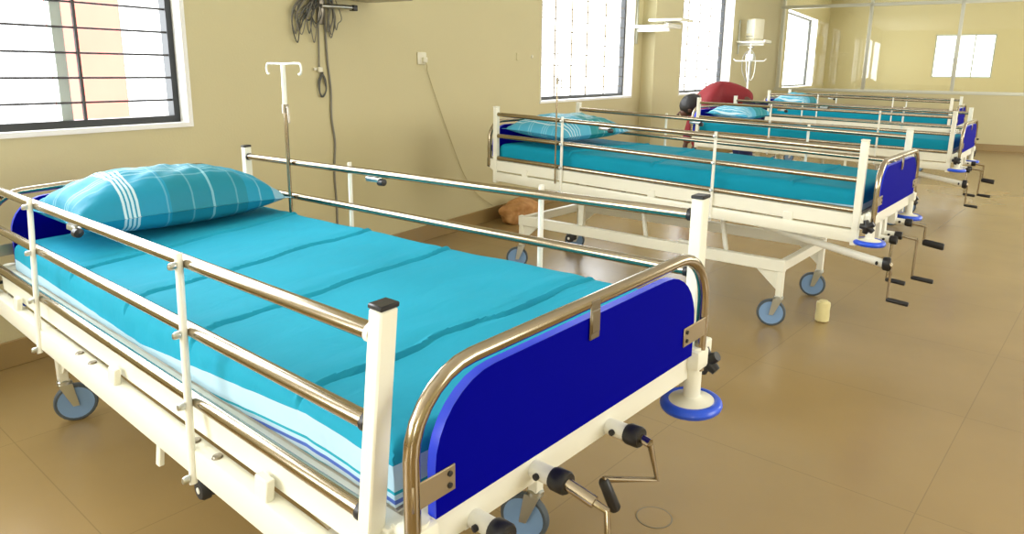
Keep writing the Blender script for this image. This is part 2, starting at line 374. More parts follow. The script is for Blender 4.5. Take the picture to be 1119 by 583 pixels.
# ------------------------------------------------------------------ beds
W, R = 0.906, 2.138
ZT, ZR = 0.929, (0.881, 0.748, 0.610)
def clamp(x, a=0, b=1): return max(a, min(b, x))
def deform(h, s, a):
    def D(p):
        k = clamp((p.z-0.36)/0.06); return Vector((p.x, p.y, p.z+k*(h+s*p.y+a*p.x)))
    return D
def bow_pts(v, zb, zt, u0, u1, rc=0.11, n=7, back=0.0):
    P = [(u0, v, zb), (u0, v, zt-rc)]
    for i in range(1, n+1): a = PI/2*i/n; P.append((u0+rc*(1-math.cos(a)), v, zt-rc+rc*math.sin(a)))
    for i in range(0, n+1): a = PI/2*i/n; P.append((u1-rc*(1-math.sin(a)), v, zt-rc+rc*math.cos(a)))
    P.append((u1, v, zb)); return P
def panel_poly(u0, u1, z0, z1, rc=0.11, n=8):
    P = [(u0, z0), (u0, z1-rc)]
    for i in range(1, n+1): a = PI/2*i/n; P.append((u0+rc*(1-math.cos(a)), z1-rc+rc*math.sin(a)))
    for i in range(0, n+1): a = PI/2*i/n; P.append((u1-rc*(1-math.sin(a)), z1-rc+rc*math.cos(a)))
    P.append((u1, z0)); return P

def make_bed(idx, loc, rz, label, h, s, a, near_mid, far_mid, near_lean, near_off, cranks, caster_turn):
    root = empty('hospital_bed', (loc[0], loc[1], 0), rz, label, 'bed', 'hospital beds in the ward row')
    D = deform(h, s, a)
    # --- upper frame
    m = MB(D)
    m.box(-0.010, 0.030, -0.03, R+0.03, 0.530, 0.595, 0.003); m.box(W-0.030, W+0.010, -0.03, R+0.03, 0.530, 0.595, 0.003)
    m.box(0.0, W, -0.055, -0.022, 0.535, 0.60, 0.003); m.box(0.0, W, R+0.022, R+0.055, 0.535, 0.60, 0.003)
    for v in (0.35, 0.75, 1.15, 1.55, 1.9): m.box(0.03, W-0.03, v-0.02, v+0.02, 0.54, 0.575, 0.002)
    for u in (0.25, 0.65): m.box(u-0.015, u+0.015, -0.02, R+0.02, 0.555, 0.58, 0.002)
    m.build('bed_frame', 'cream_enamel', root)
    m = MB(D); m.box(0.032, W-0.032, 0.0, R, 0.58, 0.592, 0.002); m.build('mattress_deck', 'cream_enamel', root)
    # --- mattress
    m = MB(D); m.box(0.038, W-0.042, 0.012, R-0.012, 0.5925, 0.668, 0.025); m.build('mattress', 'mattress_cover', root)
    # --- side rails
    for side in (0, 1):
        U0 = 0.0 if side == 0 else W; sg = -1 if side == 0 else 1
        ln = near_lean if side == 0 else 0.0
        def L(p, ln=ln, D=D):
            q = Vector((p.x+ln*(p.z-0.756), p.y, p.z)); return D(q)
        mids = near_mid if side == 0 else far_mid
        RL = R+0.20 if (idx == 1 and side == 0) else R      # the nearest rail runs on past the headboard
        m = MB(L); m.box(U0-0.017, U0+0.017, -0.012, RL+0.012, 0.465, 0.522, 0.004)
        rail = m.build('side_rail', 'cream_enamel', root)
        for v in (0.0, RL):
            m = MB(L); m.box(U0-0.0155, U0+0.0155, v-0.0155, v+0.0155, 0.452, ZT-0.008, 0.003); p = m.build('rail_post', 'cream_enamel', rail)
            m = MB(L); m.box(U0-0.0165, U0+0.0165, v-0.0165, v+0.0165, ZT-0.008, ZT, 0.002); c = m.build('post_cap', 'black_plastic' if idx == 1 else 'cream_enamel', rail)
        for z in ZR:
            m = MB(L); m.tube([(U0, 0.016, z), (U0, RL-0.016, z)], 0.0130, 16, sub=12); m.build('rail_tube', 'steel_tube', rail)
            if idx == 1:
                for v in (0.017, RL-0.028):
                    m = MB(L); m.lathe([(0.0132, 0), (0.0148, 0), (0.0148, 0.010), (0.0132, 0.010)], (U0, v, z), 'y', 16)
                    m.build('tube_collar', 'black_plastic' if z < 0.85 or side else 'white_enamel', rail)
        for (v, lean) in mids:
            zb = 0.455; zt = ZR[0]+0.022; uo = U0+sg*0.0195; k0, k1 = v+lean*(zb-ZR[0]), v+lean*(zt-ZR[0])
            m = MB(L); m.tube([(uo, k0, zb), (uo, k1, zt)], 0.0078, 10, sub=4); m.build('rail_strut', 'white_enamel', rail)
            for z in (*ZR, 0.468):
                m = MB(L); vv = v+lean*(z-ZR[0]); m.lathe([(0.0001, -0.0135), (0.006, -0.0125), (0.008, -0.008), (0.008, 0.0), (0.0001, 0.0)], (uo+sg*0.0085, vv, z), 'x', 10)
                m.build('bolt', 'zinc', rail)
        for v in (0.30, 1.03, 1.90):
            m = MB(L); m.box(U0+sg*0.006-0.008, U0+sg*0.006+0.008, v-0.022, v+0.022, 0.520, 0.560, 0.002); m.build('rail_bracket', 'cream_enamel', rail)
        for v in (0.493, 0.589, 1.208, 1.309):
            m = MB(L); m.lathe([(0.0001, 0.005), (0.009, 0.004), (0.011, 0.0), (0.011, -0.002)], (U0, v, 0.5225), 'z', 12)
            m.build('rail_screw', 'steel_dark', rail)
        m = MB(L); m.box(U0-0.006, U0+0.006, 0.755, 0.775, 0.400, 0.468, 0.002); m.build('rail_stop', 'cream_enamel', rail)
        # latch hanging under the top tube
        vl = 1.346 if side == 0 else 1.238
        m = MB(L); m.box(U0-0.010, U0+0.010, vl-0.035, vl+0.035, ZR[0]-0.030, ZR[0]-0.013, 0.004); lt = m.build('rail_latch', 'zinc', rail)
        m = MB(L); m.lathe([(0.0001, -0.014), (0.012, -0.012), (0.013, 0.012), (0.0001, 0.014)], (U0+sg*0.004, vl-0.042, ZR[0]-0.030), 'y', 12); m.build('latch_knob', 'black_plastic', rail)
    # --- footboard / headboard
    for end in (0, 1):
        y = -0.068 if end == 0 else R+0.060
        zt = 0.862 if (end == 1 and idx == 1) else 0.832
        m = MB(D); m.tube(bow_pts(y, 0.555, zt, 0.006 if end == 0 or idx > 1 else -0.022, 0.822, 0.115), 0.0125, 16); bow = m.build('end_bow', 'steel_tube', root)
        bow.name = 'footboard' if end == 0 else 'headboard'
        pz = zt-0.025
        m = MB(D); y0, y1 = (y-0.008, y+0.010)
        m.prism(panel_poly(0.043, 0.772, 0.607, pz, 0.12), y0, y1)
        pn = m.build('panel', 'blue_board', bow)
        pn.data.materials.append(MATS['blue_board_edge'])
        for f in pn.data.polygons:
            if abs(f.normal.y) < 0.5: f.material_index = 1
        sgn = -1 if end == 0 else 1
        yo = y0-0.0035 if end == 0 else y1
        for (ua, ub, za) in ((-0.002, 0.079, 0.640), (0.728, 0.832, 0.640)):
            m = MB(D); m.box(ua, ub, yo, yo+0.0035, za, za+0.042, 0.0015); br = m.build('bracket', 'steel_plate', bow)
            for zz in (za+0.012, za+0.031):
                m = MB(D); uc = ub-0.012 if ua < 0.4 else ua+0.012
                m.lathe([(0.0001, 0.003*sgn), (0.0045, 0.002*sgn), (0.0045, 0)], (uc, yo if end == 0 else yo+0.0035, zz), 'y', 10)
                m.build('bracket_screw', 'black_plastic', br)
        m = MB(D); m.box(0.396, 0.424, yo-0.001, yo+0.003, pz-0.042, zt+0.006, 0.002)
        m.box(0.398, 0.422, yo-0.003, yo+0.001, pz-0.030, zt-0.012, 0.002); m.build('clip', 'steel_dark', bow)
        # corner bumpers
        for u in (0.022, W-0.088):
            yb = -0.058 if end == 0 else R+0.058
            if end == 1 and idx > 1:                  # plain black end plugs at the head of the other beds
                m = MB(D); m.box(u-0.018, u+0.018, yb-0.004, yb+0.022, 0.575-0.03, 0.602, 0.004); m.build('end_plug', 'black_plastic', root)
                continue
            m = MB(D)
            m.box(u-0.024, u+0.024, yb-0.024, yb+0.024, 0.560, 0.606, 0.007)
            m.lathe([(0.0001, 0.612), (0.019, 0.611), (0.019, 0.494), (0.026, 0.488), (0.052, 0.482), (0.054, 0.468), (0.0001, 0.466)], (u, yb, 0), 'z', 28)
            bumper = m.build('corner_bumper', 'cream_enamel', root)
            m = MB(D); prof = []
            for i in range(13): an = 2*PI*i/12; prof.append((0.057+0.0125*math.cos(an), 0.472+0.0125*math.sin(an)))
            m.lathe(prof, (u, yb, 0), 'z', 32); m.build('bumper_ring', 'blue_ring', bumper)
            # star knob on the outer side of the corner
            so = -1 if u < 0.4 else 1
            m = MB(D); m.tube([(u+so*0.018, yb, 0.552), (u+so*0.062, yb, 0.552)], 0.006, 10)
            for k in range(5):
                an = 2*PI*k/5; m.tube([(u+so*0.062, yb, 0.552), (u+so*0.062, yb+0.031*math.cos(an), 0.552+0.031*math.sin(an))], [0.017, 0.011], 12)
            m.build('star_knob', 'black_plastic', bumper)
    # --- base frame with legs and casters
    m = MB(D)
    for u in (0.09, W-0.16): m.box(u-0.018, u+0.018, 0.32, 2.01, 0.285, 0.345, 0.003)
    for v in (0.34, 1.99): m.box(0.09, W-0.16, v-0.018, v+0.018, 0.29, 0.34, 0.003)
    base = m.build('base_frame', 'cream_enamel', root)
    for u in (0.09, W-0.16):
        for v in (0.338, 1.992):
            m = MB(D); m.box(u-0.0155, u+0.0155, v-0.0155, v+0.0155, 0.152, 0.347, 0.003)
            d = 1 if v < 1 else -1
            m.prism([(v, 0.175), (v+d*0.13, 0.287), (v, 0.287)], u-0.004, u+0.004, 'x')
            leg = m.build('leg', 'cream_enamel', base)
            ct = caster_turn.get((u < 0.4, v < 1), 0.5)
            cx, cy = math.cos(ct), math.sin(ct)
            off = 0.030; wc = Vector((u+cx*off, v+cy*off, 0.070)); k7 = 0.070/0.062
            fw2 = Vector((cx, cy, 0)); ax = Vector((-cy, cx, 0))
            def wheel_pt(r, hh, an):
                r *= k7; return wc+ax*hh+(fw2*math.cos(an)+Vector((0, 0, 1))*math.sin(an))*r
            cs = MB(); # fork
            cs.lathe([(0.0001, 0.162), (0.016, 0.161), (0.022, 0.156), (0.022, 0.144), (0.0001, 0.142)], (u, v, 0), 'z', 16)
            for sd in (-1, 1):
                o1 = ax*0.016*sd; P = [Vector((u, v, 0.146))+o1-fw2*0.018, Vector((u, v, 0.146))+o1+fw2*0.026, wc+o1+fw2*0.010-Vector((0, 0, 0.010)), wc+o1-fw2*0.010-Vector((0, 0, 0.010))]
                Q = [p+ax*0.003*sd for p in P]; cs.add(P+Q, [(0, 1, 2, 3), (7, 6, 5, 4), (0, 4, 5, 1), (1, 5, 6, 2), (2, 6, 7, 3), (3, 7, 4, 0)])
            caster = cs.build('caster', 'zinc', root)
            def wl(prof, name, mt, par):
                V = []; F = []; sg_ = 28
                for (r, hh) in prof:
                    for k in range(sg_): V.append(wheel_pt(r, hh, 2*PI*k/sg_))
                for i in range(len(prof)-1):
                    for k in range(sg_): k2 = (k+1) % sg_; F.append((i*sg_+k, i*sg_+k2, (i+1)*sg_+k2, (i+1)*sg_+k))
                q = MB(); q.add(V, F, True); return q.build(name, mt, par)
            wl([(0.0001, -0.011), (0.030, -0.010), (0.052, -0.012), (0.052, 0.012), (0.030, 0.010), (0.0001, 0.011)], 'wheel', 'grey_wheel', caster)
            wl([(0.0515, -0.012), (0.058, -0.012), (0.062, -0.006), (0.062, 0.006), (0.058, 0.012), (0.0515, 0.012)], 'tyre', 'wheel_tyre', caster)
    # --- elevation columns, arms and screw tubes
    for u in (0.16, W-0.16):
        m = MB(D); m.box(u-0.012, u+0.012, 1.565, 1.605, 0.33, 0.545, 0.003); m.build('support_column', 'cream_enamel', root)
        for (v0, v1) in ((1.32, 1.14), (0.80, 0.66)):
            m = MB(D); m.tube([(u, v0, 0.535), (u, v1+0.03, 0.43), (u, v1, 0.33)], 0.013, 10); m.build('lift_arm', 'white_enamel', root)
    for v in (0.66, 1.12):
        m = MB(D); m.box(0.13, 0.17, v-0.035, v+0.035, 0.512, 0.532, 0.003); m.build('pivot_block', 'black_rubber', root)
    m = MB(D); m.tube([(0.20, 1.50, 0.300), (0.20, 1.10, 0.270)], 0.013, 10); m.tube([(0.20, 0.95, 0.33), (0.20, 0.45, 0.265)], 0.013, 10); m.build('push_rod', 'white_enamel', base)
    m = MB(D); m.lathe([(0.0001, -0.010), (0.022, -0.010), (0.026, -0.004), (0.026, 0.012), (0.0001, 0.012)], (0.066, 1.605 if idx > 1 else 0.805, 0.262), 'x', 18)
    m.box(0.076, 0.10, (1.605 if idx > 1 else 0.805)-0.03, (1.605 if idx > 1 else 0.805)+0.03, 0.252, 0.287, 0.003)
    pc = m.build('pivot_cap', 'black_rubber', base)
    m = MB(D); m.lathe([(0.0001, -0.003), (0.008, -0.002), (0.008, 0.0)], (0.056, 1.605 if idx > 1 else 0.805, 0.262), 'x', 12); m.build('pivot_screw', 'white_enamel', base)
    # --- cranks
    for c in cranks:
        u, z, v0 = c['u'], c['z'], c['v0']
        m = MB(D); m.tube([(u, v0, z+c.get('rise', 0.0)), (u, -0.100, z)], 0.0155 if c['mount'] else 0.0125, 14)
        if c['mount']: m.box(u-0.02, u+0.02, -0.055, -0.02, z-0.015, 0.55, 0.003)
        cr = m.build('crank', 'white_enamel', root)
        m = MB(D); m.lathe([(0.0001, -0.130), (0.0175, -0.130), (0.0200, -0.126), (0.0200, -0.104), (0.0175, -0.098), (0.0001, -0.098)], (u, 0, z), 'y', 18)
        m.build('crank_collar', 'black_plastic', cr)
        m = MB(D); m.lathe([(0.0001, -0.006), (0.006, -0.005), (0.006, 0)], (u-0.0155, -0.075, z), 'x', 10); m.build('set_screw', 'black_plastic', cr)
        m = MB(D); P = c['path']; m.tube(P[:2], c.get('thick', 0.0085), 12)
        m.tube(P[1:-1] if len(P) > 3 else P[1:], 0.0060, 10); m.build('crank_arm', 'steel_tube', cr)
        g0, g1 = Vector(c['grip'][0]), Vector(c['grip'][1])
        m = MB(D); m.tube([g0, g0.lerp(g1, .06), g0.lerp(g1, .94), g1], [0.008, 0.0105, 0.0115, 0.009], 12); m.build('crank_grip', 'black_plastic', cr)
    return root, D

def folded(u, z):   # the way cranks of the first bed hang
    return dict(u=u, z=z, v0=-0.02, mount=True, thick=0.0085,
                path=[(u, -0.128, z), (u-0.002, -0.150, z-0.003), (u+0.022, -0.155, z-0.086), (u-0.075, -0.100, z-0.060), (u-0.075, -0.100, z-0.060)],
                grip=[(u-0.075, -0.100, z-0.060), (u-0.060, -0.120, z-0.122)])
def opened(u, z, vend, arm, long=False, swing=0.0, gl=0.09):
    return dict(u=u, z=z, v0=0.9 if long else -0.02, rise=0.115 if long else 0, mount=not long, thick=0.008,
                path=[(u, -0.128, z), (u, vend, z-0.006), (u+swing, vend, z-arm), (u+swing, vend, z-arm)],
                grip=[(u+swing, vend+0.004, z-arm), (u+swing, vend-gl, z-arm-0.006)])
cr1 = [folded(0.500, 0.552),
       dict(u=0.282, z=0.566, v0=-0.02, mount=True, thick=0.0105, path=[(0.282, -0.128, 0.566), (0.288, -0.180, 0.551), (0.290, -0.203, 0.545), (0.292, -0.212, 0.43), (0.292, -0.212, 0.43)], grip=[(0.292, -0.212, 0.43), (0.292, -0.30, 0.425)]),
       dict(u=0.140, z=0.548, v0=-0.02, mount=True, thick=0.0085, path=[(0.14, -0.128, 0.548), (0.14, -0.17, 0.54), (0.12, -0.175, 0.42), (0.12, -0.175, 0.42)], grip=[(0.12, -0.175, 0.42), (0.12, -0.26, 0.415)])]
def cr2(j=0.0):
    return [opened(0.16, 0.38, -0.135, 0.155, True), opened(0.24, 0.455, -0.11, 0.15, False, -0.02, 0.08), opened(0.34, 0.46, -0.195, 0.155+j), opened(0.55, 0.49-j, -0.19, 0.08+2*j)]
turn1 = {(True, True): 0.3, (True, False): -0.25, (False, True): 1.9, (False, False): -0.1}
turn = {(True, True): 1.88, (True, False): 2.25, (False, True): 1.80, (False, False): 2.1}
BEDS = [
 dict(loc=(0, 0), rz=-0.2599, label='nearest hospital bed with cream frame, steel side rails and bright blue footboard', h=0, s=-0.0245, a=0.054, near_mid=[(0.633, 0.19), (1.685, 0.19)], far_mid=[(0.493, 0), (1.406, 0)], near_lean=0.102, near_off=0, cranks=cr1, caster_turn=turn1),
 dict(loc=(2.782, -0.488), rz=-0.1962, label='second hospital bed in the row, standing behind the nearest one', h=0.041, s=0.028, a=0, near_mid=[(0.685, 0), (1.62, 0)], far_mid=[(0.533, 0), (1.45, 0)], near_lean=0.0, near_off=0, cranks=cr2(), caster_turn=turn),
 dict(loc=(5.911, -0.985), rz=-0.183, label='third hospital bed in the row, where the person in red is bending', h=0.046, s=0.018, a=0, near_mid=[(0.533, 0), (1.435, 0)], far_mid=[(0.533, 0), (1.45, 0)], near_lean=0.0, near_off=0, cranks=cr2(0.01), caster_turn=turn),
 dict(loc=(9.26, -1.12), rz=-0.16, label='farthest hospital bed, next to the glazed partition', h=0.06, s=0.018, a=0, near_mid=[(0.62, 0), (1.5, 0)], far_mid=[(0.62, 0), (1.5, 0)], near_lean=0.0, near_off=0, cranks=cr2(-0.01), caster_turn=turn)]

# --- bed sheets
def sheet(idx, spec, D, label, seed):
    rnd = random.Random(seed)
    creases = [(1.536, 1.672), (1.098, 1.213), (0.719, 0.81), (0.285, 0.262)] if idx == 1 else [(c+rnd.uniform(-.06, .06), c+rnd.uniform(-.04, .1)) for c in (1.55, 1.12, 0.72, 0.3)]
    u0, u1, v0, v1 = 0.030, W-0.034, 0.006, R-0.006; zt, zb, rc = 0.694, 0.5985, 0.030
    # cross profile along u: near hem -> up -> over -> down far hem
    prof = []
    for i in range(5): prof.append((u0, zb+(zt-rc-zb)*i/5, 0))
    for i in range(6): a = PI/2*i/5; prof.append((u0+rc*(1-math.cos(a)), zt-rc+rc*math.sin(a), 1))
    for i in range(1, 40): prof.append((u0+rc+(u1-u0-2*rc)*i/40, zt, 1))
    for i in range(6): a = PI/2*i/5; prof.append((u1-rc*(1-math.sin(a)), zt-rc+rc*math.cos(a), 1))
    for i in range(1, 6): prof.append((u1, zt-rc-(zt-rc-zb)*i/5, 0))
    NV = 640; V = []; F = []; n = len(prof)
    for j in range(NV+1):
        t = j/NV; v = v0+(v1-v0)*t
        e = 0.0
        de = min(v-v0, v1-v)
        drop = 0.0
        if de < rc: drop = rc-math.sqrt(max(0, rc*rc-(rc-de)**2))
        for (u, z, top) in prof:
            zz = z
            if z > zt-rc-0.001: zz = min(z, zt-drop) if drop > 0 else z
            hgt = 0.0; fu = (u-u0)/(u1-u0)
            if top:
                for k, (ca, cb) in enumerate(creases):
                    vc = ca+(cb-ca)*fu+0.030*noise.noise(Vector((u*4, k*7.3+seed, 0)))+0.010*noise.noise(Vector((u*14, k*3.1+seed, 0)))
                    dv = v-vc
                    am = 0.95+1.0*abs(noise.noise(Vector((u*4+9, k*5.1, seed)))); hgt += am*(0.0058*math.exp(-(dv/0.0060)**2)-0.0048*math.exp(-((dv+0.0095)/0.0042)**2))+0.003*math.exp(-((dv-0.05)/0.035)**2)
                hgt += 0.0055*noise.noise(Vector((u*3.0, v*2.2, seed)))+0.0036*noise.noise(Vector((u*7+v*3, v*6, seed+5)))
                hgt *= clamp(de/0.06)
                hgt += 0.003
            un = 0.0
            if u <= u0+0.001: un = -0.004*abs(noise.noise(Vector((v*7, z*9, seed+9))))-0.0025*max(0, noise.noise(Vector((v*16, 2, seed))))
            if u >= u1-0.001: un = 0.004*abs(noise.noise(Vector((v*7, z*9, seed+11))))
            V.append(Vector((u+un, v, zz+hgt)))
    for j in range(NV):
        for i in range(n-1): F.append((j*n+i, j*n+i+1, (j+1)*n+i+1, (j+1)*n+i))
    # end drops at foot and head
    for j, vv, sgn in ((0, v0, -1), (NV, v1, 1)):
        b0 = len(V); 
        for k in range(1, 4):
            for i in range(n):
                p = V[j*n+i]; V.append(Vector((p.x, vv+sgn*0.004*(k/3), p.z+(zb-p.z)*k/3)))
        rows = [[j*n+i for i in range(n)]]+[[b0+r_*n+i for i in range(n)] for r_ in range(3)]
        for r_ in range(3):
            for i in range(n-1): F.append((rows[r_][i], rows[r_][i+1], rows[r_+1][i+1], rows[r_+1][i]))
    m = MB(D); m.add(V, F, True)
    o = m.build('bed_sheet', 'sheet_cyan' if idx == 1 else 'sheet_teal'); o.location = (*spec['loc'], 0); o.rotation_euler = (0, 0, spec['rz'])
    return tag(o, label, 'bed sheet', 'cyan bed sheets')

# --- pillows
def pillow(name, spec, D, uv, rot, size, th, mt, label, tilt=(0, 0), lift=0.0, seed=0, sagx=0.0):
    lx, ly = size; nx, ny = 44, 28; V = []; F = []
    for sgn in (1, -1):
        for j in range(ny+1):
            for i in range(nx+1):
                a, b = -1+2*i/nx, -1+2*j/ny
                e = max(0.0, (1-abs(a)**2.6))*max(0.0, (1-abs(b)**2.6)); hz = th*0.5*e**0.5
                # edges pull in between the corners
                x = a*lx/2*(1-0.07*(1-abs(b)**2)*abs(a)**4*0-0.06*(1-b*b)*abs(a)**3+0.03*abs(a*b)**3); y = b*ly/2*(1-0.07*(1-a*a)*abs(b)**3+0.03*abs(a*b)**3)
                wr = 0.014*noise.noise(Vector((a*2.5, b*2.5, seed)))*e**0.4+0.010*noise.noise(Vector((a*6, b*4, seed+3)))*e**0.4+0.012*abs(a*b)*noise.noise(Vector((a*9, b*12, seed+6)))*e**0.2
                V.append(Vector((x, y, (hz+wr)*sgn if sgn > 0 else -hz*0.55)))
    o0 = (nx+1)*(ny+1)
    for s_ in (0, 1):
        for j in range(ny):
            for i in range(nx):
                q = (s_*o0+j*(nx+1)+i, s_*o0+j*(nx+1)+i+1, s_*o0+(j+1)*(nx+1)+i+1, s_*o0+(j+1)*(nx+1)+i); F.append(q if s_ == 0 else q[::-1])
    rim = [i for i in range(nx+1)]+[j*(nx+1)+nx for j in range(1, ny+1)]+[ny*(nx+1)+i for i in range(nx-1, -1, -1)]+[j*(nx+1) for j in range(ny-1, 0, -1)]
    m = MB(); m.add(V, F, True)
    P = [V[i]*1.0 for i in rim]; Q = [Vector((p.x*(1+0.012/(lx/2)), p.y*(1+0.012/(ly/2)), p.z)) for p in P]; k = len(P)
    m.add(P+Q, [(i, (i+1) % k, (i+1) % k+k, i+k) for i in range(k)], True)
    lowz = min(v.z for v in V)
    bedM = Matrix.Translation((*spec['loc'], 0)) @ Matrix.Rotation(spec['rz'], 4, 'Z')
    c = D(Vector((uv[0], uv[1], 0.70)))
    mw = bedM @ Matrix.Translation((c.x, c.y, c.z-lowz+lift+0.006)) @ Matrix.Rotation(rot, 4, 'Z') @ Matrix.Rotation(tilt[0], 4, 'X') @ Matrix.Rotation(tilt[1], 4, 'Y')
    o = m.build(name, mt, matrix=mw); return tag(o, label, 'pillow', 'pillows on the beds')

sl = ['bright cyan bed sheet with white striped hem on the nearest bed', 'teal and cyan bed sheet on the second bed from the front', 'cyan bed sheet on the third bed, by the person in red', 'cyan bed sheet on the farthest bed by the glazed partition']
bed_D = []
for i, sp in enumerate(BEDS):
    _, D = make_bed(i+1, sp['loc'], sp['rz'], sp['label'], sp['h'], sp['s'], sp['a'], sp['near_mid'], sp['far_mid'], sp['near_lean'], sp['near_off'], sp['cranks'], sp['caster_turn'])
    bed_D.append(D); sheet(i+1, sp, D, sl[i], 11*(i+1))
pillow('pillow', BEDS[0], bed_D[0], (0.470, 1.925), 0.04, (0.74, 0.41), 0.27, 'pillow_plaid', 'large cyan plaid pillow with white stripes on the nearest bed', seed=1)
pillow('pillow', BEDS[1], bed_D[1], (0.45, 1.90), 0.0, (0.74, 0.46), 0.20, 'pillow_pale', 'green and pale blue pillow on the second bed', (0.06, 0), 0.02, seed=2)
pillow('pillow', BEDS[2], bed_D[2], (0.45, 1.90), 0.0, (0.66, 0.40), 0.18, 'pillow_pale', 'cyan pillow on the third bed, beside the person bending over', (0.06, 0), 0.02, seed=3)
pillow('pillow', BEDS[3], bed_D[3], (0.45, 1.90), 0.0, (0.66, 0.42), 0.22, 'pillow_pale', 'light blue pillow on the farthest bed', (0.06, 0), 0.02, seed=4)

# ------------------------------------------------------------------ drip stands
def bed_frame_matrix(sp): return Matrix.Translation((*sp['loc'], 0)) @ Matrix.Rotation(sp['rz'], 4, 'Z')
def drip_pole(sp, u, v, z0, ztop, label, ang, r=0.008, clampz=None):
    root = empty('drip_stand', matrix=bed_frame_matrix(sp) @ Matrix.Translation((u, v, 0)), label=label, cat='drip stand')
    m = MB(); m.tube([(0, 0, z0), (0, 0, ztop-0.16)], r, 12); m.build('lower_pole', 'steel_tube', root)
    m = MB(); m.tube([(0, 0, ztop-0.18), (0, 0, ztop)], r*1.15 if r > 0.007 else r*0.6, 12); m.build('upper_pole', 'white_enamel' if r > 0.007 else 'steel_dark', root)
    ca, sa = math.cos(ang), math.sin(ang)
    for s_ in (-1, 1):
        if r < 0.007: continue
        P = [(0, 0, ztop), (s_*0.105, 0, ztop+0.002), (s_*0.160, 0, ztop+0.002)]
        for k in range(1, 9):
            a = PI*1.15*k/8; P.append((s_*(0.160+0.017*math.sin(a)), 0, ztop-0.017+0.019*math.cos(a)-0.002*k/8))
        m = MB(); m.tube([(ca*p[0], sa*p[0], p[2]) for p in P], 0.0042, 8); m.build('hook', 'white_enamel', root)
    m = MB(); zc = ztop-0.165; m.tube([(0, 0, zc-0.02), (0, 0, zc+0.015)], r*1.7, 12); m.tube([(0, 0, zc), (-ca*0.028, -sa*0.028, zc+0.004), (-ca*0.034, -sa*0.034, zc-0.055)], 0.004, 8); m.build('clamp_handle', 'steel_dark', root)
    return root
drip_pole(BEDS[0], 0.8825, 1.755, 0.603, 1.262, 'thin drip stand with two hooks on the nearest bed, far side', PI/2*0.9, r=0.0075)
r_ = drip_pole(BEDS[1], -0.0235, 1.66, 0.60, 1.36, 'thin metal drip stand rising from the second bed rail', PI/2, r=0.005)

# ------------------------------------------------------------------ things on the window wall (room frame)
def wire(pts, r, seed=0, wob=0.0, n=10):
    P = []
    pts = [Vector(p) for p in pts]
    for i in range(len(pts)-1):
        p0, p1, p2, p3 = pts[max(i-1, 0)], pts[i], pts[i+1], pts[min(i+2, len(pts)-1)]
        for k in range(n):
            t = k/n; P.append(0.5*((2*p1)+(p2-p0)*t+(2*p0-5*p1+4*p2-p3)*t*t+(3*p1-p0-3*p2+p3)*t**3))
    P.append(pts[-1])
    if wob: P = [p+Vector((noise.noise(Vector((p.z*8, seed, 0))), 0, 0))*wob for p in P]
    return P, r
# wall bracket over the nearest bed
root = empty('wall_bracket', matrix=RM @ Matrix.Translation((2.62, 0, 0)), label='grey monitor bracket arm on the wall above the nearest bed', cat='bracket')
m = MB(); m.box(-0.03, 0.03, -0.014, 0, 1.50, 1.78, 0.004); m.build('wall_plate', 'steel_dark', root)
m = MB(); m.tube([(0, -0.02, 1.605), (0.12, -0.06, 1.607), (0.19, -0.08, 1.607)], 0.014, 12); m.build('arm', 'zinc', root)
m = MB(); m.box(0.18, 0.215, -0.10, -0.06, 1.588, 1.622, 0.004); m.build('end_joint', 'black_plastic', root)
m = MB(); m.box(-0.12, 0.42, -0.36, -0.02, 1.655, 1.675, 0.004); m.build('shelf_tray', 'steel_dark', root)
# bundle of loose cables
random.seed(5)
root = empty('cable_bundle', matrix=RM @ Matrix.Translation((2.54, 0, 0.03)), label='tangle of grey cables hanging from the wall bracket by the nearest bed', cat='cables')
for k in range(13):
    x0 = random.uniform(0.02, 0.10); xl = random.uniform(-0.14, 0.02); zl = random.uniform(1.36, 1.52)
    w_ = random.uniform(0.015, 0.045); y = -0.010-0.007*(k % 5)
    P, rad = wire([(x0, y, 1.66), (xl+w_*0.3, y-0.01, 1.58), (xl-w_, y-0.01, (1.58+zl)/2), (xl, y, zl), (xl+w_, y, (1.58+zl)/2), (x0-0.01, y, 1.63)], 0.0034, n=8)
    m = MB(); m.tube(P, rad, 6, caps=False); m.build('cable_loop', 'cable_grey' if k % 3 else 'cable_dark', root)
for k in range(5):
    x0 = random.uniform(0.11, 0.15); xl = random.uniform(0.15, 0.22); y = -0.012-0.008*k
    P, rad = wire([(x0, y, 1.66), (xl, y, 1.52), (xl-0.03, y, 1.40+0.02*k), (xl-0.05, y, 1.45), (x0, y, 1.62)], 0.0032, n=8)
    m = MB(); m.tube(P, rad, 6, caps=False); m.build('cable_loop', 'cable_grey', root)
m = MB(); P, rad = wire([(0.055, -0.012, 1.62), (0.050, -0.012, 1.45), (0.045, -0.012, 1.30), (0.042, -0.012, 1.24), (0.046, -0.012, 1.215)], 0.005, n=8); m.tube(P, rad, 8); m.build('hanging_cable', 'cable_grey', root)
m = MB(); m.box(0.030, 0.062, -0.022, -0.004, 1.195, 1.225, 0.004); m.box(-0.005, 0.018, -0.020, -0.004, 1.205, 1.222, 0.003); m.build('connector', 'socket_white', root)
m = MB()
for k in range(3):
    P, rad = wire([(0.060, -0.012-0.006*k, 1.195), (0.030+0.006*k, -0.014, 1.14), (0.036, -0.014, 1.08), (0.060-0.004*k, -0.014, 1.05), (0.088, -0.014, 1.09), (0.086-0.005*k, -0.014, 1.15), (0.060, -0.014, 1.195)], 0.0042, n=8); m.tube(P, rad, 6, caps=False)
m.build('coiled_lead', 'cable_dark', root)
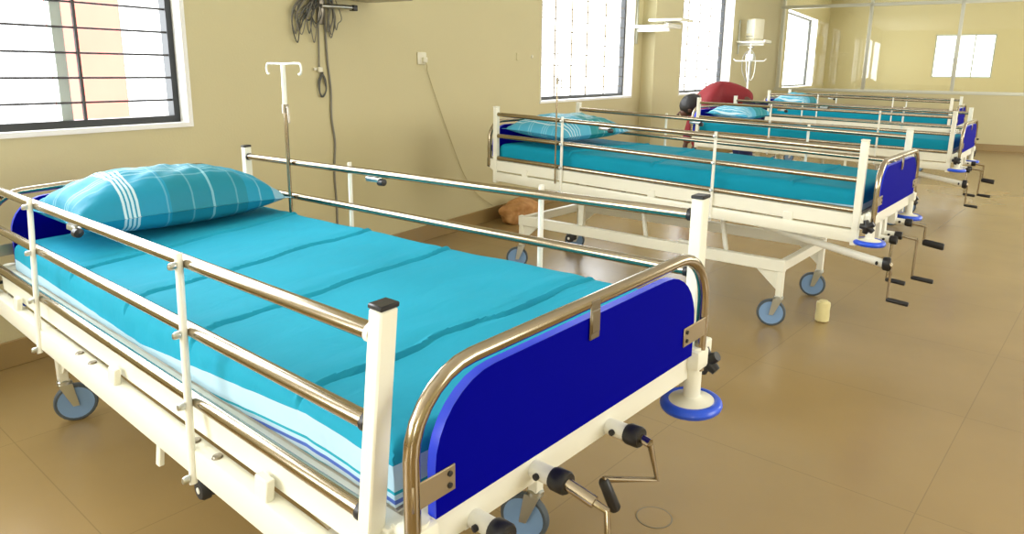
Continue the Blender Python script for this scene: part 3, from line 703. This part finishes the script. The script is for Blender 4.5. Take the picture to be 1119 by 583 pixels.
m = MB(); P, rad = wire([(2.64, -0.008, 1.66), (2.65, -0.008, 1.40), (2.655, -0.008, 1.28), (2.672, -0.008, 1.12), (2.668, -0.008, 0.95), (2.688, -0.008, 0.80), (2.672, -0.008, 0.62), (2.680, -0.008, 0.40), (2.675, -0.010, 0.14)], 0.0065, n=10)
m.tube(P, rad, 8); tag(m.build('power_cable', 'cable_grey', matrix=RM), 'long grey cable running down the wall from the bracket to the floor', 'cable')
# socket with its cord
root = empty('wall_socket', matrix=RM @ Matrix.Translation((3.56, 0, 1.325)), label='cream wall socket with plug and thin cord, mid wall', cat='socket')
m = MB(); m.box(-0.048, 0.048, -0.012, 0, -0.042, 0.042, 0.006); m.build('face_plate', 'socket_white', root)
m = MB(); m.box(-0.008, 0.036, -0.034, -0.010, -0.030, 0.008, 0.006); m.build('plug', 'socket_white', root)
m = MB(); P, rad = wire([(0.012, -0.03, -0.028), (0.03, -0.03, -0.055), (0.06, -0.012, -0.10), (0.19, -0.012, -0.35), (0.34, -0.012, -0.62), (0.50, -0.012, -0.88), (0.68, -0.012, -1.06), (0.9, -0.02, -1.19)], 0.003, n=8); m.tube(P, rad, 6); m.build('plug_cord', 'cord_cream', root)
m = MB(); m.box(-0.02, 0.02, -0.006, 0, -0.030, 0.030, 0.003); tag(m.build('blank_plate', 'wall_paint', matrix=RM @ Matrix.Translation((4.87, 0, 1.363))), 'small faint cream plate on the wall left of the second window', 'plate')
m = MB(); m.lathe([(0.0001, -0.010), (0.013, -0.009), (0.016, 0)], (0, 0, 0), 'y', 14); tag(m.build('cable_clip', 'socket_white', matrix=RM @ Matrix.Translation((5.12, 0, 1.37))), 'tiny round white cable clip on the wall left of the second window', 'clip')
# shelf brackets by the second and third windows
def monitor_shelf(x, y, z, label, monitor):
    root = empty('monitor_shelf', matrix=RM @ Matrix.Translation((x, y, z)), label=label, cat='shelf', group='wall monitor shelves')
    m = MB(); m.box(-0.03, 0.03, -0.016, 0, -0.18, 0.34, 0.004); m.build('wall_rail', 'zinc', root)
    m = MB(); m.box(-0.22, 0.22, -0.46, -0.03, -0.012, 0.012, 0.004); m.box(-0.22, 0.22, -0.46, -0.44, 0.012, 0.03, 0.003); m.build('tray', 'white_enamel', root)
    m = MB(); m.box(-0.02, 0.02, -0.40, -0.016, -0.05, -0.012, 0.003); m.build('support_arm', 'white_enamel', root)
    if not monitor:
        m = MB(); m.box(-0.20, 0.20, -0.60, -0.22, 0.050, 0.078, 0.006); m.tube([(0, -0.35, 0.012), (0, -0.35, 0.055)], 0.02, 12); m.build('swing_tray', 'socket_white', root)
    return root
monitor_shelf(7.50, 0.0, 1.745, 'white wall shelf with swing tray right of the second window', False)
monitor_shelf(11.35, -0.16, 1.72, 'white wall shelf carrying a cream monitor right of the third window', True)
mon = empty('patient_monitor', matrix=RM @ Matrix.Translation((11.38, -0.40, 1.734)) @ Matrix.Rotation(-0.5, 4, 'Z'), label='cream patient monitor standing on the far wall shelf', cat='monitor')
m = MB(); m.box(-0.11, 0.11, -0.09, 0.09, 0.03, 0.34, 0.02); m.box(-0.09, 0.09, -0.08, 0.08, 0.0, 0.03, 0.005); m.build('casing', 'monitor_cream', mon)
m = MB(); m.box(-0.112, -0.109, -0.07, 0.07, 0.12, 0.32, 0.001); m.build('screen', 'plastic_clear_bag', mon)
m = MB()
for k in range(4): m.lathe([(0.0001, -0.006), (0.009, -0.005), (0.009, 0)], (-0.111, -0.055+0.036*k, 0.075), 'x', 10)
m.build('button', 'cable_grey', mon)
# drip stand below it, standing between the last two beds' heads
root = empty('drip_stand', matrix=RM @ Matrix.Translation((10.3, -0.62, 0)), label='tall drip stand with hanging leads under the far monitor shelf', cat='drip stand')
m = MB(); m.tube([(0, 0, 0.10), (0, 0, 1.45)], 0.012, 12); m.build('pole', 'white_enamel', root)
m = MB(); m.tube([(0, 0, 1.42), (0, 0, 1.66)], 0.008, 10)
m.tube([(0, -0.20, 1.42), (0, 0.20, 1.42)], 0.008, 8); m.tube([(0, -0.20, 1.42), (0, -0.23, 1.45)], 0.006, 8); m.tube([(0, 0.20, 1.42), (0, 0.23, 1.45)], 0.006, 8); m.build('hook_bar', 'white_enamel', root)
for k in range(5):
    an = 2*PI*k/5; m = MB(); m.tube([(0, 0, 0.12), (0.24*math.cos(an), 0.24*math.sin(an), 0.06)], 0.012, 10); lg = m.build('leg', 'white_enamel', root)
    m = MB(); m.lathe([(0.0001, -0.012), (0.026, -0.012), (0.026, 0.012), (0.0001, 0.012)], (0.24*math.cos(an), 0.24*math.sin(an), 0.027), 'y', 14); m.build('caster', 'black_rubber', lg)
m = MB(); m.box(-0.04, 0.04, -0.055, 0.055, 1.42, 1.52, 0.015); m.build('drip_pump', 'plastic_clear_bag', root)
for k in range(4):
    P, rad = wire([(0.0, 0.03*k-0.05, 1.62), (0.02, 0.09-0.05*k, 1.50), (0.01, 0.10-0.06*k, 1.30), (0.0, 0.04-0.03*k, 1.16), (0.0, 0.0, 1.05+0.04*k)], 0.006, n=6)
    m = MB(); m.tube(P, rad, 6); m.build('hanging_lead', 'plastic_clear_bag' if k % 2 else 'cable_grey', root)

# ------------------------------------------------------------------ things on the floor
def crumple(name, loc, rx, ry, rz_, mt, label, cat, seed):
    bm = bmesh.new(); bmesh.ops.create_icosphere(bm, subdivisions=4, radius=1)
    for v in bm.verts:
        p = v.co; k = 1+0.22*noise.noise(p*1.7+Vector((seed, 0, 0)))+0.12*noise.noise(p*4+Vector((0, seed, 0)))+0.05*abs(noise.noise(p*9))
        z = p.z*rz_*k; v.co = Vector((p.x*rx*k, p.y*ry*k, max(z, -rz_*0.55)+rz_*0.55))
    me = bpy.data.meshes.new(name); bm.to_mesh(me); bm.free(); me.materials.append(MATS[mt])
    for f in me.polygons: f.use_smooth = True
    o = bpy.data.objects.new(name, me); COL.objects.link(o); o.location = loc; return tag(o, label, cat)
crumple('cloth_sack', (4.62, 2.17, 0), 0.27, 0.13, 0.115, 'sack_cloth', 'crumpled brown sack lying on the floor against the wall', 'sack', 3.1)
m = MB(); m.lathe([(0.0001, 0.0), (0.026, 0.0), (0.034, 0.006), (0.035, 0.03), (0.033, 0.06), (0.035, 0.09), (0.033, 0.102), (0.022, 0.108), (0.020, 0.112), (0.0001, 0.113)], (0, 0, 0), 'z', 24)
o = m.build('canister', 'canister_cream', matrix=Matrix.Translation((3.135, -0.37, 0))); tag(o, 'small cream plastic canister standing on the floor beside the second bed casters', 'canister')
m = MB(); prof = [(0.050+0.0022*math.cos(2*PI*i/8), 0.0005+0.0012*math.sin(2*PI*i/8)) for i in range(9)]  # faint circular scratch, built as a thin rim and flat disc
m.lathe(prof, (0, 0, 0), 'z', 40); m.lathe([(0.0001, 0.0010), (0.048, 0.0010)], (0, 0, 0), 'z', 40)
DR = m.build('floor_ring_mark', 'floor_tile', matrix=Matrix.Translation((1.071, -0.118, 0.0005))); DR.data.materials.append(MATS['ring_mark_rim'])
for f in DR.data.polygons[:320]: f.material_index = 1
tag(DR, 'faint circular scratch on the floor before the nearest bed', 'floor mark')

# ------------------------------------------------------------------ the person bending over the third bed's head
def skin_mesh(name, joints, edges, mt, parent=None, sub=2, squash=None):
    me = bpy.data.meshes.new(name); me.from_pydata([j[0] for j in joints], edges, []); o = bpy.data.objects.new(name, me); COL.objects.link(o)
    md = o.modifiers.new('skin', 'SKIN'); md.use_smooth_shade = True
    if not me.skin_vertices: me.attributes.new('x', 'FLOAT', 'POINT')
    for i, j in enumerate(joints):
        r = j[1]; me.skin_vertices[0].data[i].radius = (r, r) if not isinstance(r, tuple) else r
    me.skin_vertices[0].data[0].use_root = True
    sb = o.modifiers.new('sub', 'SUBSURF'); sb.levels = sub; sb.render_levels = sub
    bpy.context.view_layer.update()
    dg = bpy.context.evaluated_depsgraph_get(); ev = o.evaluated_get(dg); nm = bpy.data.meshes.new_from_object(ev)
    o.modifiers.clear(); o.data = nm; nm.materials.clear(); nm.materials.append(MATS[mt])
    for f in nm.polygons: f.use_smooth = True
    if parent is not None: o.parent = parent
    return o
# local frame: origin on the floor between the feet; +x = direction of the bend (towards the head); +y = person's left
PM = Matrix.Translation((7.48, 0.86, 0)) @ Matrix.Rotation(math.radians(118), 4, 'Z')
person = empty('person', matrix=PM, label='person in dark red top and navy trousers bending down behind the third bed', cat='person')
J = {}
def j(n, p, r): J[n] = (p, r)
j('pelvis', (-0.02, 0, 0.90), (0.110, 0.130)); j('waist', (0.14, 0, 0.985), (0.100, 0.125)); j('chest', (0.34, 0, 1.02), (0.115, 0.16)); j('upper', (0.46, 0, 0.99), (0.10, 0.15))
j('neck', (0.555, 0, 0.945), 0.052); j('skull', (0.64, 0, 0.885), (0.080, 0.088)); j('face', (0.70, 0, 0.82), (0.062, 0.068)); j('chin', (0.715, 0, 0.765), 0.035)
for s_, n in ((1, 'l'), (-1, 'r')):
    j('sh'+n, (0.47, s_*0.185, 0.965), 0.062); j('el'+n, (0.55, s_*0.225, 0.70), 0.042); j('wr'+n, (0.62, s_*0.19, 0.46), 0.027)
    j('pm'+n, (0.635, s_*0.185, 0.40), (0.036, 0.018))
    j('hip'+n, (-0.01, s_*0.095, 0.83), 0.086); j('kn'+n, (0.045, s_*0.11, 0.47), 0.058); j('an'+n, (-0.02, s_*0.11, 0.09), 0.038); j('toe'+n, (0.13, s_*0.12, 0.035), 0.030)
E_ = [('pelvis', 'waist'), ('waist', 'chest'), ('chest', 'upper'), ('upper', 'neck'), ('neck', 'skull'), ('skull', 'face'), ('face', 'chin')]
for n in 'lr': E_ += [('upper', 'sh'+n), ('sh'+n, 'el'+n), ('el'+n, 'wr'+n), ('wr'+n, 'pm'+n), ('pelvis', 'hip'+n), ('hip'+n, 'kn'+n), ('kn'+n, 'an'+n), ('an'+n, 'toe'+n)]
for s_, n in ((1, 'l'), (-1, 'r')):      # fingers
    for k, (dx, dl) in enumerate(((-0.026, 0.062), (-0.009, 0.072), (0.009, 0.068), (0.025, 0.054))):
        a, b, c = 'f%da%s' % (k, n), 'f%db%s' % (k, n), 'f%dc%s' % (k, n)
        j(a, (0.638+dx, s_*0.186, 0.365), 0.0090); j(b, (0.644+dx*1.15, s_*0.180, 0.365-dl*0.55), 0.0082); j(c, (0.642+dx*1.2, s_*0.168, 0.365-dl), 0.0070)
        E_ += [('pm'+n, a), (a, b), (b, c)]
    j('t1'+n, (0.600, s_*0.175, 0.405), 0.011); j('t2'+n, (0.583, s_*0.165, 0.370), 0.009); E_ += [('pm'+n, 't1'+n), ('t1'+n, 't2'+n)]
keys = list(J); ix = {k: i for i, k in enumerate(keys)}
body = skin_mesh('body', [J[k] for k in keys], [(ix[a], ix[b]) for a, b in E_], 'skin', person)
def sub_skin(name, ks, edges, grow, mt, cut=None, sub=2):
    js = []
    for k in ks:
        p, r = J[k]; r = tuple(x+grow for x in r) if isinstance(r, tuple) else r+grow; js.append((p, r))
    for k in (cut or []): js.append(k)
    return skin_mesh(name, js, edges, mt, person, sub)
ks = ['pelvis', 'waist', 'chest', 'upper', 'shl', 'shr', 'ell', 'elr', 'wrl', 'wrr']
sub_skin('shirt', ks, [(0, 1), (1, 2), (2, 3), (3, 4), (3, 5), (4, 6), (5, 7), (6, 8), (7, 9)], 0.030, 'shirt_red')
ks = ['pelvis', 'hipl', 'hipr', 'knl', 'knr', 'anl', 'anr']
sub_skin('trousers', ks, [(0, 1), (0, 2), (1, 3), (2, 4), (3, 5), (4, 6)], 0.026, 'trousers_navy')
# hair, ears, nose, shoes
bm = bmesh.new(); bmesh.ops.create_uvsphere(bm, u_segments=24, v_segments=16, radius=1)
for v in bm.verts:
    k = 1+0.05*noise.noise(v.co*3); v.co = Vector((v.co.x*0.128*k, v.co.y*0.108*k, v.co.z*0.118*k))
me = bpy.data.meshes.new('hair'); bm.to_mesh(me); bm.free(); me.materials.append(MATS['hair_black'])
for f in me.polygons: f.use_smooth = True
hair = bpy.data.objects.new('hair', me); COL.objects.link(hair); hair.parent = person; hair.location = (0.632, 0, 0.905); hair.rotation_euler = (0, 0.5, 0)
for s_ in (1, -1):
    m = MB(); m.lathe([(0.0001, -0.010), (0.018, -0.008), (0.022, 0), (0.014, 0.008), (0.0001, 0.01)], (0.665, s_*0.092, 0.85), 'y', 12); m.build('ear', 'skin', body)
    m = MB(); y = s_*0.115; V = []
    m.tube([(-0.085, y, 0.042), (-0.03, y, 0.045), (0.06, y, 0.040), (0.14, y+s_*0.008, 0.034), (0.185, y+s_*0.01, 0.030)], [0.028, 0.041, 0.040, 0.034, 0.018], 14); m.build('shoe', 'shoe_white', person)
m = MB(); m.tube([(0.735, 0, 0.845), (0.775, 0, 0.800), (0.755, 0, 0.795)], [0.008, 0.015, 0.008], 10); m.build('nose', 'skin', body)
m = MB(); m.tube([(0.748, -0.022, 0.772), (0.756, 0, 0.770), (0.748, 0.022, 0.772)], [0.004, 0.007, 0.004], 8); m.build('mouth', 'shirt_red', body)
